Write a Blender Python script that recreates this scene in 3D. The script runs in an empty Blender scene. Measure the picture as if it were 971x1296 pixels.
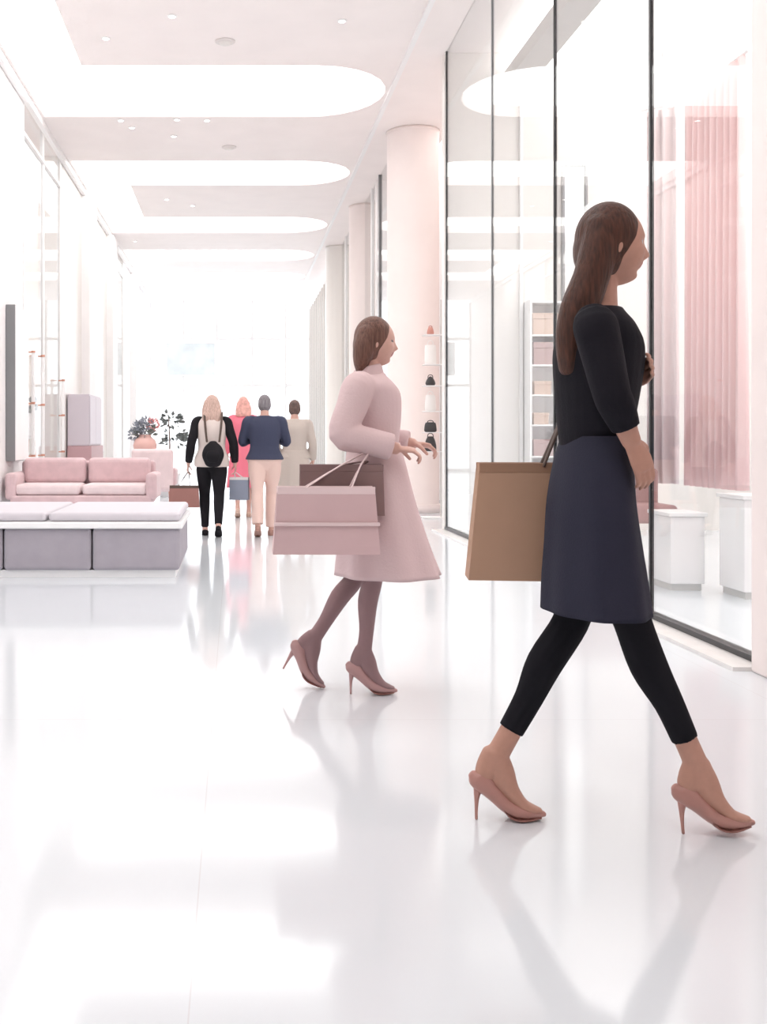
import bpy, bmesh, math, random
from mathutils import Vector, Matrix, Euler, noise
from mathutils.geometry import tessellate_polygon
random.seed(7)
C = bpy.context.scene.collection
S = bpy.context.scene
PI = math.pi

# ------------------------------------------------------------------ camera
F = 1400.0          # focal length in pixels of the 971x1296 frame
VX, VY, HC = 297.0, 555.0, 1.13   # vanishing point of the corridor, eye height
cam_d = bpy.data.cameras.new('camera'); cam = bpy.data.objects.new('camera', cam_d); C.objects.link(cam)
cam.location = (0, 0, HC); cam.rotation_euler = (PI/2, 0, 0)
cam_d.sensor_width = 36; cam_d.lens = F/1296*36
cam_d.shift_x = (485.5-VX)/1296; cam_d.shift_y = -(648-VY)/1296
cam_d.clip_start = 0.05; cam_d.clip_end = 300
S.camera = cam

# ------------------------------------------------------------------ world, light, exposure
w = bpy.data.worlds.new('world'); S.world = w; w.use_nodes = True
bg = w.node_tree.nodes['Background']; bg.inputs[0].default_value = (0.97, 0.985, 1.0, 1); bg.inputs[1].default_value = 2.7
S.view_settings.view_transform = 'Standard'; S.view_settings.look = 'None'
S.view_settings.exposure = 0.6; S.view_settings.gamma = 1.0; S.view_settings.use_curve_mapping = False
CEIL_LIGHT = 2.6    # strength of the luminous ceiling recesses
SHOP_LIGHT = 2.4    # strength of the light ceilings inside the shops
S.cycles.max_bounces = 10; S.cycles.diffuse_bounces = 6; S.cycles.glossy_bounces = 5
S.cycles.transparent_max_bounces = 16; S.cycles.caustics_reflective = False; S.cycles.caustics_refractive = False
S.cycles.sample_clamp_indirect = 6.0

# ------------------------------------------------------------------ materials
def lin(c):
    r = []
    for v in c:
        v = v/255.0
        r.append(v/12.92 if v <= 0.04045 else ((v+0.055)/1.055)**2.4)
    return tuple(r) + (1.0,)
MATS = {}
def mat(name, col, rough=0.6, metal=0.0, spec=0.5, var=0.0, scale=40.0, bump=0.0, sheen=0.0, stretch=(1, 1, 1)):
    if name in MATS: return MATS[name]
    m = bpy.data.materials.new(name); m.use_nodes = True
    nt = m.node_tree; b = nt.nodes['Principled BSDF']
    b.inputs['Base Color'].default_value = lin(col); b.inputs['Roughness'].default_value = rough
    b.inputs['Metallic'].default_value = metal; b.inputs['Specular IOR Level'].default_value = spec
    if sheen: b.inputs['Sheen Weight'].default_value = sheen
    if var or bump:
        tc = nt.nodes.new('ShaderNodeTexCoord'); mp = nt.nodes.new('ShaderNodeMapping'); n = nt.nodes.new('ShaderNodeTexNoise')
        mp.inputs['Scale'].default_value = stretch
        n.inputs['Scale'].default_value = scale; n.inputs['Detail'].default_value = 4
        nt.links.new(tc.outputs['Object'], mp.inputs[0]); nt.links.new(mp.outputs[0], n.inputs['Vector'])
        if var:
            r = nt.nodes.new('ShaderNodeValToRGB')
            lo = tuple(max(0, c*(1-var)) for c in col); hi = tuple(min(255, c*(1+var)) for c in col)
            r.color_ramp.elements[0].position = .3; r.color_ramp.elements[1].position = .7
            r.color_ramp.elements[0].color = lin(lo); r.color_ramp.elements[1].color = lin(hi)
            nt.links.new(n.outputs['Fac'], r.inputs[0]); nt.links.new(r.outputs[0], b.inputs['Base Color'])
        if bump:
            bp = nt.nodes.new('ShaderNodeBump'); bp.inputs['Strength'].default_value = bump; bp.inputs['Distance'].default_value = .01
            nt.links.new(n.outputs['Fac'], bp.inputs['Height']); nt.links.new(bp.outputs[0], b.inputs['Normal'])
    MATS[name] = m
    return m
def emit(name, col, strength):
    m = bpy.data.materials.new(name); m.use_nodes = True; nt = m.node_tree; nt.nodes.clear()
    e = nt.nodes.new('ShaderNodeEmission'); o = nt.nodes.new('ShaderNodeOutputMaterial')
    e.inputs[0].default_value = lin(col); e.inputs[1].default_value = strength
    nt.links.new(e.outputs[0], o.inputs[0]); return m
def glass(name, tint, base=0.045, edge=0.5, rough=0.0):
    """thin clear pane: mostly transparent, mirror-like at grazing angles"""
    m = bpy.data.materials.new(name); m.use_nodes = True; nt = m.node_tree; nt.nodes.clear()
    o = nt.nodes.new('ShaderNodeOutputMaterial'); mx = nt.nodes.new('ShaderNodeMixShader')
    t = nt.nodes.new('ShaderNodeBsdfTransparent'); g = nt.nodes.new('ShaderNodeBsdfGlossy'); f = nt.nodes.new('ShaderNodeLayerWeight')
    f.inputs['Blend'].default_value = .5
    p = nt.nodes.new('ShaderNodeMath'); p.operation = 'POWER'; p.inputs[1].default_value = 5
    r = nt.nodes.new('ShaderNodeMath'); r.operation = 'MULTIPLY_ADD'; r.inputs[1].default_value = edge; r.inputs[2].default_value = base
    t.inputs[0].default_value = lin(tint); g.inputs['Roughness'].default_value = rough
    nt.links.new(f.outputs['Facing'], p.inputs[0]); nt.links.new(p.outputs[0], r.inputs[0]); nt.links.new(r.outputs[0], mx.inputs[0])
    nt.links.new(t.outputs[0], mx.inputs[1]); nt.links.new(g.outputs[0], mx.inputs[2])
    nt.links.new(mx.outputs[0], o.inputs[0]); return m
def floor_material():
    m = bpy.data.materials.new('polished_floor'); m.use_nodes = True; nt = m.node_tree; b = nt.nodes['Principled BSDF']
    tc = nt.nodes.new('ShaderNodeTexCoord'); mp = nt.nodes.new('ShaderNodeMapping'); br = nt.nodes.new('ShaderNodeTexBrick')
    mp.inputs['Location'].default_value = (0.09, 0.35, 0)
    br.offset = 0; br.inputs['Scale'].default_value = 1; br.inputs['Brick Width'].default_value = 2.4; br.inputs['Row Height'].default_value = 2.4
    br.inputs['Mortar Size'].default_value = 0.002; br.inputs['Mortar Smooth'].default_value = .3
    br.inputs['Color1'].default_value = lin((220, 225, 230)); br.inputs['Color2'].default_value = lin((221, 226, 231)); br.inputs['Mortar'].default_value = lin((212, 213, 217))
    nt.links.new(tc.outputs['Object'], mp.inputs[0]); nt.links.new(mp.outputs[0], br.inputs['Vector']); nt.links.new(br.outputs['Color'], b.inputs['Base Color'])
    n = nt.nodes.new('ShaderNodeTexNoise'); n.inputs['Scale'].default_value = 1.3
    r = nt.nodes.new('ShaderNodeMapRange'); r.inputs['To Min'].default_value = .07; r.inputs['To Max'].default_value = .12
    nt.links.new(tc.outputs['Object'], n.inputs['Vector']); nt.links.new(n.outputs['Fac'], r.inputs[0]); nt.links.new(r.outputs[0], b.inputs['Roughness'])
    b.inputs['IOR'].default_value = 1.5
    return m
M_FLOOR = floor_material()
M_WHITE = mat('white_plaster', (240, 238, 238), .55, var=.01, scale=3)
M_CEIL = mat('rose_white_ceiling', (243, 236, 234), .6, var=.008, scale=2)
M_PANEL = mat('warm_white_panel', (226, 222, 218), .35, var=.008, scale=2, stretch=(6, 6, .2))
M_ROSE = mat('rose_white_plaster', (236, 225, 222), .5, var=.01, scale=2)
M_GREYP = mat('pale_grey_panel', (205, 203, 200), .4, var=.01, scale=3)
M_BLACK = mat('black_metal', (28, 28, 32), .35, spec=.5)
M_GREYM = mat('grey_metal', (128, 128, 130), .35)
M_WMET = mat('white_metal', (240, 240, 240), .35)
M_COPPER = mat('copper', (205, 150, 130), .3, metal=.6)
M_STONE = mat('threshold_stone', (222, 219, 217), .3, var=.02, scale=9)
M_GLASS = glass('shop_glass', (252, 253, 253))
M_LIGHT = emit('luminous_ceiling', (255, 253, 251), CEIL_LIGHT)
M_SHOPL = emit('shop_light_ceiling', (255, 250, 247), SHOP_LIGHT)
M_SPOT = emit('downlight_glow', (255, 252, 248), 5)

# ------------------------------------------------------------------ mesh helpers
def box(bm, x0, x1, y0, y1, z0, z1, bev=0.0):
    vs = [bm.verts.new(p) for p in ((x0,y0,z0),(x1,y0,z0),(x1,y1,z0),(x0,y1,z0),(x0,y0,z1),(x1,y0,z1),(x1,y1,z1),(x0,y1,z1))]
    fs = [bm.faces.new([vs[i] for i in q]) for q in ((3,2,1,0),(4,5,6,7),(0,1,5,4),(1,2,6,5),(2,3,7,6),(3,0,4,7))]
    if bev:
        es = list({e for f in fs for e in f.edges})
        bmesh.ops.bevel(bm, geom=es, offset=bev, segments=3, profile=.5, affect='EDGES')
    return bm
def boxm(x0, x1, y0, y1, z0, z1, bev=0.0):
    return box(bmesh.new(), x0, x1, y0, y1, z0, z1, bev)
def obj(name, bm, m, parent=None, loc=None, smooth=False, rot=None):
    me = bpy.data.meshes.new(name)
    bmesh.ops.recalc_face_normals(bm, faces=bm.faces[:])
    bm.to_mesh(me); bm.free()
    for x in (m if isinstance(m, (list, tuple)) else [m]): me.materials.append(x)
    return objm(name, me, parent, loc, smooth, rot)
def objm(name, me, parent=None, loc=None, smooth=False, rot=None):
    if smooth:
        for p in me.polygons: p.use_smooth = True
    o = bpy.data.objects.new(name, me); C.objects.link(o)
    if parent: o.parent = parent
    if loc is not None: o.location = loc
    if rot is not None: o.rotation_euler = rot
    return o
def tag(o, label, cat, group=None, kind=None):
    o['label'] = label; o['category'] = cat
    if group: o['group'] = group
    if kind: o['kind'] = kind
    return o
def thing(name, label, cat, loc=(0,0,0), rotz=0, group=None):
    o = bpy.data.objects.new(name, None); C.objects.link(o); o.empty_display_size = .1
    o.location = loc; o.rotation_euler = (0, 0, rotz)
    return tag(o, label, cat, group)
def struct(name, bm, m, parent=None, label=None, cat=None, smooth=False):
    o = obj(name, bm, m, parent, smooth=smooth)
    if parent is None:
        o['kind'] = 'structure'; o['label'] = label; o['category'] = cat
    return o
def sempty(name, label, cat):
    o = bpy.data.objects.new(name, None); C.objects.link(o); o.empty_display_size = .1
    o['kind'] = 'structure'; o['label'] = label; o['category'] = cat; return o
def dup(root, loc, rotz=None, label=None):
    r = root.copy(); C.objects.link(r); r.location = loc
    if rotz is not None: r.rotation_euler = (0, 0, rotz)
    if label: r['label'] = label
    for ch in list(root.children):
        c = ch.copy(); C.objects.link(c); c.parent = r
        for g in list(ch.children):
            d = g.copy(); C.objects.link(d); d.parent = c
    return r
def cr(p, n=4):
    """Catmull-Rom through tuples of floats"""
    out = []
    for i in range(len(p)-1):
        a, b, c, d = p[max(i-1,0)], p[i], p[i+1], p[min(i+2,len(p)-1)]
        for k in range(n):
            t = k/n
            out.append(tuple(.5*((2*b[j])+(-a[j]+c[j])*t+(2*a[j]-5*b[j]+4*c[j]-d[j])*t*t+(-a[j]+3*b[j]-3*c[j]+d[j])*t**3) for j in range(len(b))))
    out.append(tuple(p[-1])); return out
def tube(bm, pts, side=(0,1,0), segs=16, n=4, cap=True, smooth=True, dome=True):
    """loft of ellipses; pts = (x,y,z, half width along side, half depth across)"""
    q = cr([tuple(map(float, (p if len(p) == 5 else (*p, p[3])))) for p in pts], n) if smooth else pts
    side = Vector(side); rings = []
    P = [Vector(p[:3]) for p in q]
    for i, p in enumerate(q):
        t = (P[min(i+1, len(P)-1)]-P[max(i-1, 0)])
        t = t.normalized() if t.length > 1e-9 else Vector((0,0,1))
        s = side - t*side.dot(t)
        if s.length < 1e-3: s = Vector((1,0,0)) - t*t.x
        s.normalize(); u = t.cross(s)
        a, b = max(p[3], 1e-4), max(p[4], 1e-4)
        rows = [(0, 1)]
        if dome and i == 0: rows = [(-.5, .62), (-.3, .85), (0, 1)]
        if dome and i == len(q)-1: rows = [(0, 1), (.3, .85), (.5, .62)]
        if dome and i == 0 and i == len(q)-1: rows = [(0, 1)]
        for off, sc in rows:
            c = P[i] + t*off*min(a, b)
            rings.append([bm.verts.new(c + s*math.cos(k*2*PI/segs)*a*sc + u*math.sin(k*2*PI/segs)*b*sc) for k in range(segs)])
    for r0, r1 in zip(rings, rings[1:]):
        for k in range(segs): bm.faces.new((r0[k], r0[(k+1)%segs], r1[(k+1)%segs], r1[k]))
    if cap:
        bm.faces.new(rings[0][::-1]); bm.faces.new(rings[-1])
    return bm
def ell(bm, c, r, rot=None, seg=20):
    M = Matrix.Translation(Vector(c)) @ (rot.to_matrix().to_4x4() if rot else Matrix.Identity(4)) @ Matrix.Diagonal((*r, 1))
    bmesh.ops.create_uvsphere(bm, u_segments=seg, v_segments=max(8, seg*2//3), radius=1, matrix=M)
    return bm
def lathe(bm, prof, c=(0,0,0), segs=28):
    rings = [[bm.verts.new((c[0]+r*math.cos(k*2*PI/segs), c[1]+r*math.sin(k*2*PI/segs), c[2]+z)) for k in range(segs)] for r, z in prof]
    for a, b in zip(rings, rings[1:]):
        for k in range(segs): bm.faces.new((a[k], a[(k+1)%segs], b[(k+1)%segs], b[k]))
    bm.faces.new(rings[0][::-1]); bm.faces.new(rings[-1]); return bm
def fuse(name, bm, voxel, mats, smooth_it=3, fac=.5):
    """weld overlapping closed shells into one continuous skin"""
    bmesh.ops.recalc_face_normals(bm, faces=bm.faces[:])
    me = bpy.data.meshes.new(name+'_raw'); bm.to_mesh(me); bm.free()
    o = bpy.data.objects.new(name+'_raw', me); C.objects.link(o)
    r = o.modifiers.new('r', 'REMESH'); r.mode = 'VOXEL'; r.voxel_size = voxel; r.adaptivity = 0
    s = o.modifiers.new('s', 'SMOOTH'); s.iterations = smooth_it; s.factor = fac
    dg = bpy.context.evaluated_depsgraph_get(); dg.update()
    out = bpy.data.meshes.new_from_object(o.evaluated_get(dg)); out.name = name
    bpy.data.objects.remove(o); bpy.data.meshes.remove(me)
    out.materials.clear()
    for m in mats: out.materials.append(m)
    for p in out.polygons: p.use_smooth = True
    return out
def at(px, py, Y):
    return Vector(((px-VX)/F*Y, Y, HC-(py-VY)/F*Y))

# ================================================================== THE SETTING
ZC = 5.87           # ceiling
XR, XL = 2.6, -2.92 # shop fronts
YB, YE = -5.0, 38.0 # back end, far end
struct('floor', boxm(-8, 8, YB, YE+6, -.12, 0), M_FLOOR, label='polished white floor of the shopping arcade', cat='floor')

# ceiling sheet with comb-shaped luminous recesses (rounded ends on the right)
def c_loop(y0, y1, y2, y3, xl=-2.80, xm=-1.95, xr=2.06):
    L = [(xl, y0)]
    def cap_(a, b):
        r = (b-a)/2; rx = min(1.0, r*1.0)
        return [(xr-rx+rx*math.sin(t*PI/12), (a+b)/2-r*math.cos(t*PI/12)) for t in range(13)]
    L += cap_(y0, y1); L += [(xm, y1), (xm, y2)]; L += cap_(y2, y3); L += [(xl, y3)]
    return L
RECESS = [c_loop(0, 1.9, 4.7, 6.7), c_loop(9.3, 11.3, 14.06, 16.3), c_loop(18.9, 20.7, 23.7, 25.5), c_loop(27.8, 29.5, 31.6, 33.2)]
def plate_with_holes(outer, holes, z0, z1):
    loops = [outer]+holes
    tri = tessellate_polygon([[Vector((x, y, 0)) for x, y in l] for l in loops])
    flat = [p for l in loops for p in l]
    bm = bmesh.new()
    lo = [bm.verts.new((x, y, z0)) for x, y in flat]; hi = [bm.verts.new((x, y, z1)) for x, y in flat]
    for t in tri:
        try: bm.faces.new([lo[i] for i in t]); bm.faces.new([hi[i] for i in t[::-1]])
        except ValueError: pass
    k = 0
    for l in loops:
        n = len(l)
        for i in range(n):
            a, b = k+i, k+(i+1) % n
            bm.faces.new((lo[a], lo[b], hi[b], hi[a]))
        k += n
    return bm
struct('ceiling', plate_with_holes([(-3.3, YB), (3.3, YB), (3.3, YE), (-3.3, YE)], RECESS, ZC, ZC+.16), M_CEIL,
       label='rose white ceiling cut by wide luminous recesses', cat='ceiling')
for i, (l, lab) in enumerate(zip(RECESS, ('luminous comb-shaped ceiling recess overhead, outside the top of the photo',
        'nearest luminous ceiling recess, its rounded band touching the pink soffit', 'second luminous ceiling recess along the arcade, around the middle short panel',
        'farthest luminous ceiling recess above the group of walkers'))):
    bm = bmesh.new()
    cx0 = min(p[0] for p in l); cx1 = max(p[0] for p in l); cy0 = min(p[1] for p in l); cy1 = max(p[1] for p in l)
    box(bm, cx0-.1, cx1+.1, cy0-.1, cy1+.1, ZC+.165, ZC+.2)
    tag(obj('ceiling_light', bm, M_LIGHT), lab, 'ceiling light', 'luminous ceiling recesses')
# white strip standing in for the cove highlight on the right soffit edge
struct('trim_highlight', boxm(2.10, 2.16, YB, YE, ZC-.03, ZC-.001), M_WMET, label='slim white strip standing in for the cove highlight along the right ceiling soffit', cat='trim')
struct('trim_2', boxm(-2.915, -2.84, YB, YE, ZC-.10, ZC-.001), M_WMET, label='white cornice along the top of the left wall', cat='trim')

# left side: solid white wall, then shop fronts and pilasters
struct('wall_left', boxm(-3.3, XL, YB, 15.25, 0, ZC), M_WHITE, label='smooth white wall at the left edge of the arcade', cat='wall')
struct('wall_left_2', boxm(-3.3, XL, 18.55, 21.1, 0, ZC), M_PANEL, label='pale warm panelled wall beyond the first left shop window', cat='wall')
struct('wall_left_3', boxm(-3.3, XL, 22.2, 25.2, 0, ZC), M_PANEL, label='pale panelled wall behind the second left pilaster', cat='wall')
struct('wall_left_4', boxm(-3.3, XL, 29.0, YE, 0, ZC), M_WHITE, label='white wall at the far left end', cat='wall')
def pilaster(y0, y1, n, lab):
    struct(n, boxm(XL-.02, XL+.16, y0, y1, 0, ZC-.1, .01), M_WHITE, label=lab, cat='pilaster')
pilaster(21.1, 22.2, 'trim_3', 'white pilaster on the left wall before the grey poster box')
pilaster(25.2, 26.0, 'trim_4', 'second white pilaster on the left wall')
pilaster(31.0, 31.8, 'trim_5', 'far white pilaster on the left wall')
def shopfront(name, lab, X, ys, ztop, frame, fw=.05, transom=None, bottom=.05, fd=.03, fmats=None):
    """glazed front in the plane X, mullions at ys"""
    r = sempty(name, lab, 'window')
    for i, y in enumerate(ys):
        f = (fmats or {}).get(i, frame); ww = fw
        obj('window_frame', boxm(X-fd, X+fd, y-ww/2, y+ww/2, 0, ztop), f, r)
    for a, b in zip(ys, ys[1:]):
        obj('pane', boxm(X-.006, X+.006, a+fw/2, b-fw/2, bottom, ztop), M_GLASS, r)
    obj('bottom_rail', boxm(X-.03, X+.03, ys[0], ys[-1], 0, bottom), frame, r)
    if transom: obj('transom', boxm(X-.035, X+.035, ys[0], ys[-1], transom, transom+.05), frame, r)
    return r
shopfront('window_1', 'glazed shop front with copper pull handles at the left', XL-.02, [15.28, 16.9, 18.52], ZC, M_WMET, .05, transom=5.33)
shopfront('window_2', 'farther glazed shop front on the left', XL-.02, [26.03, 27.5, 28.97], ZC, M_WMET, .05, transom=5.33)
# interior of left shops
struct('wall_shop_left', boxm(-6.1, -6.0, 14.5, 30, 0, ZC), M_ROSE, label='back wall of the shop behind the left glass', cat='wall')
struct('wall_shop_left_2', boxm(-6, -3.3, 14.4, 14.5, 0, ZC), M_WHITE, label='near side wall of the left shop', cat='wall')
struct('wall_shop_left_3', boxm(-6, -3.3, 22.6, 22.7, 0, ZC), M_PANEL, label='far side wall of the first left shop', cat='wall')
struct('wall_shop_left_4', boxm(-6, -3.3, 30, 30.1, 0, ZC), M_PANEL, label='far side wall of the second left shop', cat='wall')
struct('ceiling_shop_left', boxm(-6.1, -3.3, 14.4, 30.1, ZC, ZC+.1), M_SHOPL, label='light ceiling of the left shops', cat='ceiling')

# right side: near pier, glazed shop, columns, far shop fronts
struct('wall_right', boxm(2.5, 3.0, YB, 5.36, 0, ZC, .015), M_ROSE, label='rose white wall pier at the right edge of the photo', cat='wall')
W3 = shopfront('window_3', 'tall clear shop window with slim black posts at the right', XR, [5.40, 6.90, 8.97, 11.15, 13.55], ZC, M_BLACK, .024, fd=.012, fmats={0: M_WMET, 3: M_GREYM})
struct('trim_6', boxm(2.42, XR-.03, 5.37, 13.6, 0, .02), M_STONE, label='flat pale stone threshold under the right shop window', cat='trim')
SX0, SX1, SY0, SY1 = XR+.04, 7.4, 5.36, 13.6
struct('wall_shop_right', boxm(SX1, SX1+.1, 3.9, SY1+.1, 0, ZC), M_WHITE, label='side wall deep inside the right shop', cat='wall')
struct('wall_shop_right_2', boxm(SX0-.06, SX1, SY1, SY1+.16, 0, ZC), M_PANEL, label='pale panelled back wall of the right shop', cat='wall')
struct('wall_shop_right_3', boxm(3.0, SX1, 3.8, 3.9, 0, ZC), M_WHITE, label='near wall of the right shop', cat='wall')
struct('ceiling_shop_right', boxm(3.3, SX1, 3.9, SY1, ZC-.25, ZC-.15), M_SHOPL, label='bright light ceiling of the right shop', cat='ceiling')
struct('trim_7', boxm(3.30, 3.62, 8.0, SY1, ZC-.42, ZC-.25), M_GREYP, label='pale grey bulkhead under the right shop ceiling', cat='trim')
struct('trim_8', boxm(3.50, 3.535, SY1-.05, SY1, 0, ZC), M_WMET, label='white edge strip on the back wall of the right shop', cat='trim')
def column(name, x, y, r, m, lab, z1=ZC-.002):
    bm = lathe(bmesh.new(), [(r+.03, 0), (r+.03, .12), (r, .13), (r, z1-.05), (r+.01, z1-.04), (r+.01, z1)], (x, y, 0), 48)
    return struct(name, bm, m, label=lab, cat='column', smooth=False)
for o in (column('pillar_1', 2.76, 17.1, .40, M_ROSE, 'large round rose white column behind the woman in pink'),
          column('pillar_2', 2.70, 22.6, .36, M_ROSE, 'second round column on the right side of the arcade'),
          column('pillar_3', 2.62, 27.4, .36, M_PANEL, 'third round column on the right, near the far window fins')):
    for p in o.data.polygons: p.use_smooth = abs(p.normal.z) < .5
shopfront('window_4', 'glazed shop front behind the large round column', 2.62, [16.9, 18.0, 19.9, 21.0, 22.3], ZC, M_WMET, .06, fmats={2: M_GREYM, 1: M_WMET})
shopfront('window_5', 'glazed shop front between second and third round columns', 2.62, [22.9, 24.6, 26.0, 27.2], ZC, M_WMET, .06, fmats={1: M_GREYM})
shopfront('window_6', 'far glazed front of close set white fins on the right', 2.55, [27.8+.75*i for i in range(14)], ZC-.35, M_PANEL, .07)
struct('wall_right_2', boxm(4.2, 4.3, 13.7, YE, 0, ZC), M_ROSE, label='back wall of the shops beyond the round columns', cat='wall')
struct('wall_right_3', boxm(2.6, 4.2, 20.3, 20.4, 0, ZC), M_WHITE, label='dividing wall between two right hand shops', cat='wall')
struct('ceiling_shop_right_2', boxm(3.3, 4.3, 13.76, YE, ZC, ZC+.1), M_SHOPL, label='light ceiling of the far right shops', cat='ceiling')

struct('wall_light_stop', boxm(-3.3, 3.3, YB-.1, YB, 0, ZC+.2), M_WHITE, label='added unseen white wall behind the viewpoint, keeping light off the front floor', cat='wall')  # unseen, added to shut out light from behind and dim the front floor
# the far end: glazed hall front, open to the daylight
R = sempty('window_7', 'bright glazed end of the arcade in daylight', 'window')
for x in (-2.9, -1.75, -.6, .6, 1.75, 2.6): obj('window_frame', boxm(x-.05, x+.05, YE-.06, YE+.06, 0, ZC), M_WMET, R)
for z in (0, 2.9, 4.5): obj('transom', boxm(-2.9, 2.6, YE-.05, YE+.05, z, z+.1), M_WMET, R)
struct('wall_end', boxm(-9, 9, YE+5.9, YE+6, 0, 7), mat('bright_white', (246, 247, 248), .7), label='white wall of the daylit hall beyond the end glazing', cat='wall')
s = thing('wall_screen', 'pale blue screen hanging on the far end glazing', 'screen', (-1.5, YE-.12, 3.3))
obj('screen_frame', boxm(-.85, .85, -.04, .04, -.02, 1.12, .01), M_WMET, s)
obj('display', boxm(-.81, .81, -.046, -.041, .02, 1.08), mat('pale_blue_screen', (228, 238, 241), .4, var=.06, scale=1.5), s)

# ================================================================== PEOPLE
V = Vector
def gauss(x, s): return math.exp(-.5*(x/s)**2)
def head_bm(bm, M, k=1.0, fem=True):
    """a modelled head: brow, sockets, nose, lips, chin, jaw and ears; x is forward"""
    t = bmesh.new(); bmesh.ops.create_uvsphere(t, u_segments=72, v_segments=60, radius=1)
    for v in t.verts:
        x, y, z = v.co
        X, Y, Z = (x**.72*.091 if x > 0 else x*.094), y*.074, z*.114
        if z < 0:
            d = -z
            Y *= 1-.34*d**1.6
            X *= (1-.50*d) if x < 0 else (1-.02*d)
        if x > 0: X *= 1-.05*(1-abs(y))*max(0, z)
        if x > .05:
            f = min(1, (x-.05)/.25)
            d = .019*gauss(Y, .0085)*gauss(Z+.022, .010) + .010*gauss(Y, .007)*gauss(Z+.002, .016) + .004*gauss(Y, .04)*gauss(Z-.045, .02)
            d += .006*gauss(abs(Y)-.011, .005)*gauss(Z+.027, .006)
            for s_ in (-1, 1):
                d -= .011*gauss(Y-s_*.031, .014)*gauss(Z-.012, .010)
                d += .006*gauss(Y-s_*.031, .010)*gauss(Z-.011, .006)
                d += .004*gauss(Y-s_*.028, .018)*gauss(Z-.030, .006)
                d += .004*gauss(Y-s_*.040, .014)*gauss(Z+.020, .016)
            d += .007*gauss(Y, .017)*gauss(Z+.046, .004) + .007*gauss(Y, .014)*gauss(Z+.056, .005) - .003*gauss(Y, .02)*gauss(Z+.051, .002)
            d += .012*gauss(Y, .016)*gauss(Z+.088, .013) - .005*gauss(Y, .02)*gauss(Z+.070, .006)
            X += d*f
        v.co = (X*k, Y*k, Z*k)
    for s_ in (-1, 1):
        ell(t, (-.008*k, s_*.073*k, -.008*k), (.017*k, .008*k, .031*k), Euler((0, .15, s_*.35)))
    bmesh.ops.transform(t, matrix=M, verts=t.verts)
    me = bpy.data.meshes.new('t'); t.to_mesh(me); t.free(); bm.from_mesh(me); bpy.data.meshes.remove(me)
def hand_bm(bm, wrist, d, nrm, thumb, curl=.5, k=1.0):
    """palm, four unequal bent fingers and an opposed thumb; d along the hand, nrm out of the palm"""
    d = V(d).normalized(); nrm = (V(nrm) - d*V(nrm).dot(d)).normalized(); lat = d.cross(nrm)
    if lat.dot(V(thumb)) < 0: lat = -lat      # lat points to the thumb side
    w = V(wrist)
    def P(a, b, c): return w + d*a*k + lat*b*k + nrm*c*k
    def T(lst, side):
        tube(bm, [(*p, a*k, b*k) for p, a, b in lst], side=side, segs=10, n=2)
    T([(P(-.015, 0, 0), .024, .019), (P(.02, 0, 0), .031, .015), (P(.055, .002, 0), .039, .014), (P(.085, 0, .002), .038, .011)], lat)
    for b, L, r in ((.028, .070, .0085), (.009, .080, .009), (-.010, .073, .0085), (-.028, .056, .0075)):
        p = P(.072, b, .001); ang = 0; pts = [(p, r, r)]; dirv = d
        for seg, frac in enumerate((.45, .31, .24)):
            ang += curl*(.55, .85, .6)[seg]
            dirv = d*math.cos(ang)+nrm*math.sin(ang)
            p = p + dirv*(L*frac*k + (.014*k if seg == 0 else 0)); pts.append((p, r*(.95-.12*seg), r*(.95-.12*seg)))
        T(pts, lat)
    b0 = P(.012, .022, .006)
    b1 = b0 + (d*.55+lat*.6+nrm*.35).normalized()*.040*k
    b2 = b1 + (d*.8+lat*.15+nrm*(.35+.4*curl)).normalized()*.032*k
    b3 = b2 + (d*.85-lat*.1+nrm*(.3+.5*curl)).normalized()*.024*k
    T([(b0, .013, .013), (b1, .0115, .0115), (b2, .010, .010), (b3, .008, .008)], lat)
def rotp(u, v, a): return (u*math.cos(a)-v*math.sin(a), u*math.sin(a)+v*math.cos(a))
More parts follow.
